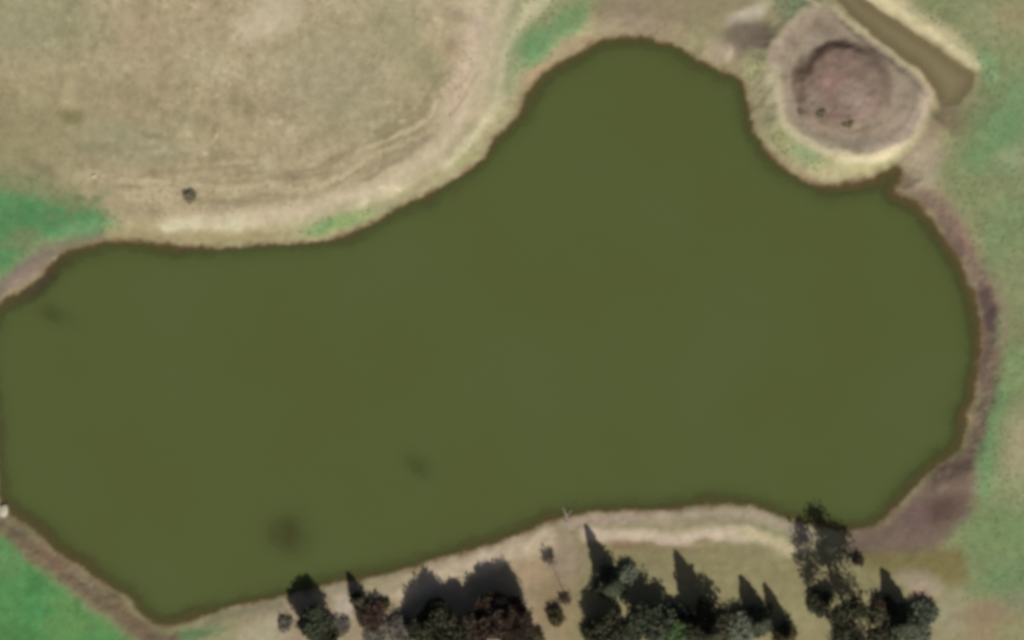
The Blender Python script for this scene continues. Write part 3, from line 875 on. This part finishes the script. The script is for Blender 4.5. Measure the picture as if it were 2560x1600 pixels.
SHRUBS = [
    ('shrub', 'pale grey-green shrub right of the pointed conifer near the sand', 1570, 1436, 1.8, 1.5, 'pale', 1.0),
    ('shrub', 'large pale grey-green rounded shrub in front of the narrow conifer', 1853, 1568, 2.8, 2.5, 'pale', 1.0),
    ('shrub', 'pale grey shrub right of the blue-green eastern conifer', 2310, 1532, 2.4, 1.9, 'teal', 1.0),
    ('shrub', 'grey-green shrub at the foot of the largest pointed conifer', 1700, 1528, 1.6, 1.5, 'teal', 0.9),
    ('shrub', 'brown leafy shrub left of the grey dead bush', 928, 1540, 2.0, 2.1, 'brown', 1.0),
    ('shrub', 'small olive shrub above the brown leafy shrub', 961, 1511, 1.0, 0.9, 'olive', 1.0),
    ('shrub', 'grey dead bush between the brown shrub and dark domed tree', 1000, 1574, 1.6, 2.2, 'grey', 0.7),
    ('shrub', 'greyish twiggy bush on the lower edge below the brown leafy shrub', 936, 1592, 1.2, 1.8, 'grey', 0.6),
    ('shrub', 'thin grey twiggy shrub on pale ground left of the western green tree', 712, 1560, 1.0, 1.2, 'grey', 0.4),
    ('shrub', 'dark shrub on the lower edge right of the reddish brown grove', 1342, 1592, 1.4, 1.2, 'olive', 1.2),
    ('shrub', 'dark green shrub in the gap left of the bright green tree', 1574, 1590, 1.8, 1.7, 'darkgreen', 1.2),
    ('shrub', 'dark shrub at the west foot of the tree below the pointed conifer', 1482, 1582, 1.8, 1.6, 'dark', 1.2),
    ('shrub', 'dark green shrub between the bright green tree and largest conifer', 1732, 1596, 1.8, 1.6, 'darkgreen', 1.2),
    ('shrub', 'brownish shrub left of the blue-green eastern conifer', 2206, 1512, 1.8, 1.5, 'brown', 1.0),
    ('shrub', 'dark shrub touching the blue-green eastern conifer at the lower edge', 2222, 1588, 1.8, 1.6, 'dark', 1.2),
    ('shrub', 'dark olive shrub under the west side of the tall thin-crowned tree', 2044, 1506, 1.8, 1.9, 'dark', 0.8),
    ('shrub', 'pale grey-green shrub at the feet of the two dark round trees', 1588, 1562, 1.6, 1.5, 'teal', 0.9),
    ('shrub', 'grey twiggy shrub between the western green tree and small slim conifer', 856, 1566, 1.0, 1.3, 'grey', 0.5),
    ('shrub', 'oval olive brown shrub below the lone thin sapling', 1391, 1542, 2.2, 1.3, 'olive', 1.3),
    ('shrub', 'small dark shrub right of the branching shadow by the lake', 2144, 1400, 1.2, 0.9, 'brown', 1.0),
    ('shrub', 'grey-green shrub on the lower edge under the eastern conifer', 2300, 1585, 1.6, 1.6, 'pale', 0.8),
]
for s in SHRUBS:
    plant('shrub', 'shrub', s[1], s[2], s[3], s[4], s[5], 'bush', s[6], G2, s[7])
plant('bush', 'bush', 'lone round dark bush in the dry tan field', 474, 492, 0.8, 1.0, 'bush', 'weed', None, 0.6)
MOUND = [
    ('largest dark shrub at the southern foot of the mauve mound', 2118, 308, 0.41, 0.94),
    ('dark shrub left of the largest one at the mound foot', 2052, 287, 0.32, 0.78),
    ('smallest dark shrub at the western foot of the mauve mound', 2003, 281, 0.22, 0.52),
]
for m in MOUND:
    plant('shrub', 'shrub', m[0], m[1], m[2], m[3], m[4], 'bush', 'weed', G3, 0.32)

# ------------------------------------------------------------------ grass tussocks


def tussocks(name, label, n, keep, leaf, size, seed):
    r = np.random.default_rng(seed)
    qx = r.uniform(-60, 2620, n * 6); qy = r.uniform(-60, 1660, n * 6)
    i = np.clip(np.searchsorted(gx, (qx - 1280) * S), 0, nx - 1); j = np.clip(np.searchsorted(gy, (800 - qy) * S), 0, ny - 1)
    k = idx[j, i]
    ok = keep(k, qx, qy, r)
    qx, qy, k = qx[ok][:n], qy[ok][:n], k[ok][:n]
    P = np.stack([(qx - 1280) * S, (800 - qy) * S, z[k] + 0.03], 1)
    P = np.repeat(P, 4, 0) + r.normal(size=(len(P) * 4, 3)) * (size * 0.6, size * 0.6, 0.012)
    v, f = leaves(P, size, r, 1.0, 3.0)
    o = link(name, mesh_np(name, v, f), leaf)
    return tag(o, label, kind='stuff')


STRAW = leaf_mat('dry_straw', (0.26, 0.22, 0.13), (0.50, 0.43, 0.29), 0.9)
BLADE = leaf_mat('green_blades', (0.12, 0.18, 0.085), (0.24, 0.30, 0.16), 0.9)
greenness = C[:, 1] / (C[:, 0] + 1e-6)
dry_ok = lambda k, qx, qy, r: (fm[k] > 0.4) & (fbm(qx / 60, qy / 80, 800, 3) + r.uniform(-0.5, 0.5, len(qx)) > 0.1)
green_ok = lambda k, qx, qy, r: (greenness[k] > 0.97) & (sd[k] > 25) & (sd_ditch[k] > 30) & (qy < 1640) & (fbm(qx / 40, qy / 40, 810, 3) + r.uniform(-0.5, 0.5, len(qx)) > 0.0)
tussocks('dry_grass', 'straw coloured grass tussocks scattered over the dry field', 3500, dry_ok, STRAW, 0.15, 31)
tussocks('green_grass', 'green grass tussocks scattered over the pastures', 6000, green_ok, BLADE, 0.15, 32)

# ------------------------------------------------------------------ stones and driftwood


def stone(label, px, py, sx, sy, sz, seed):
    r = np.random.default_rng(seed)
    nu, nv = 10, 6
    V = [(0, 0, 1.0)]
    for i in range(1, nv):
        for j in range(nu):
            a = math.pi * i / nv; w = 2 * math.pi * j / nu
            q = 1 + r.uniform(-0.16, 0.16)
            V.append((q * math.sin(a) * math.cos(w), q * math.sin(a) * math.sin(w), q * math.cos(a)))
    V.append((0, 0, -1.0))
    V = np.array(V) * (sx, sy, sz)
    fs = []
    for j in range(nu): fs.append((0, 1 + j, 1 + (j + 1) % nu))
    for i in range(nv - 2):
        for j in range(nu):
            a = 1 + i * nu + j; b = 1 + i * nu + (j + 1) % nu
            fs += [(a, a + nu, b + nu), (a, b + nu, b)]
    k = len(V) - 1; o = 1 + (nv - 2) * nu
    for j in range(nu): fs.append((o + j, k, o + (j + 1) % nu))
    me = mesh_np('stone', V, np.array(fs))
    ob = link('stone', me, STONE)
    ob.location = at(px, py, sz * 0.35)
    ob.rotation_euler.z = r.uniform(0, 6)
    return tag(ob, label, 'stone')


STONE = bark_mat('pale_stone', (0.36, 0.34, 0.27), (0.52, 0.49, 0.40))
stone('pale stone on the western shore where the bank leaves the frame', 9, 1276, 1.1, 0.75, 0.28, 4)
stone('small pale stone in the field above the green grass', 236, 440, 0.42, 0.34, 0.14, 5)

p0 = np.array(at(1407, 1268)); p0[2] = 0.05
p1 = np.array(at(1416, 1290, 0.10)); p2 = np.array(at(1420, 1312, 0.10)); p3 = np.array(at(1424, 1330, 0.08))
parts = [tube([p0, p1, p2, p3], [0.05, 0.13, 0.16, 0.10], 6),
         tube([p1, p1 + (0.9, 1.0, 0.15)], [0.08, 0.03], 5), tube([p2, p2 + (-0.9, 0.9, 0.2)], [0.08, 0.03], 5)]
dv, df = join(parts)
org = p2.copy()
br = link('driftwood_branch', mesh_np('driftwood_branch', dv - org, df), PALE_WOOD)
br.location = org
tag(br, 'thin bleached branch lying across the southern waterline', 'driftwood')
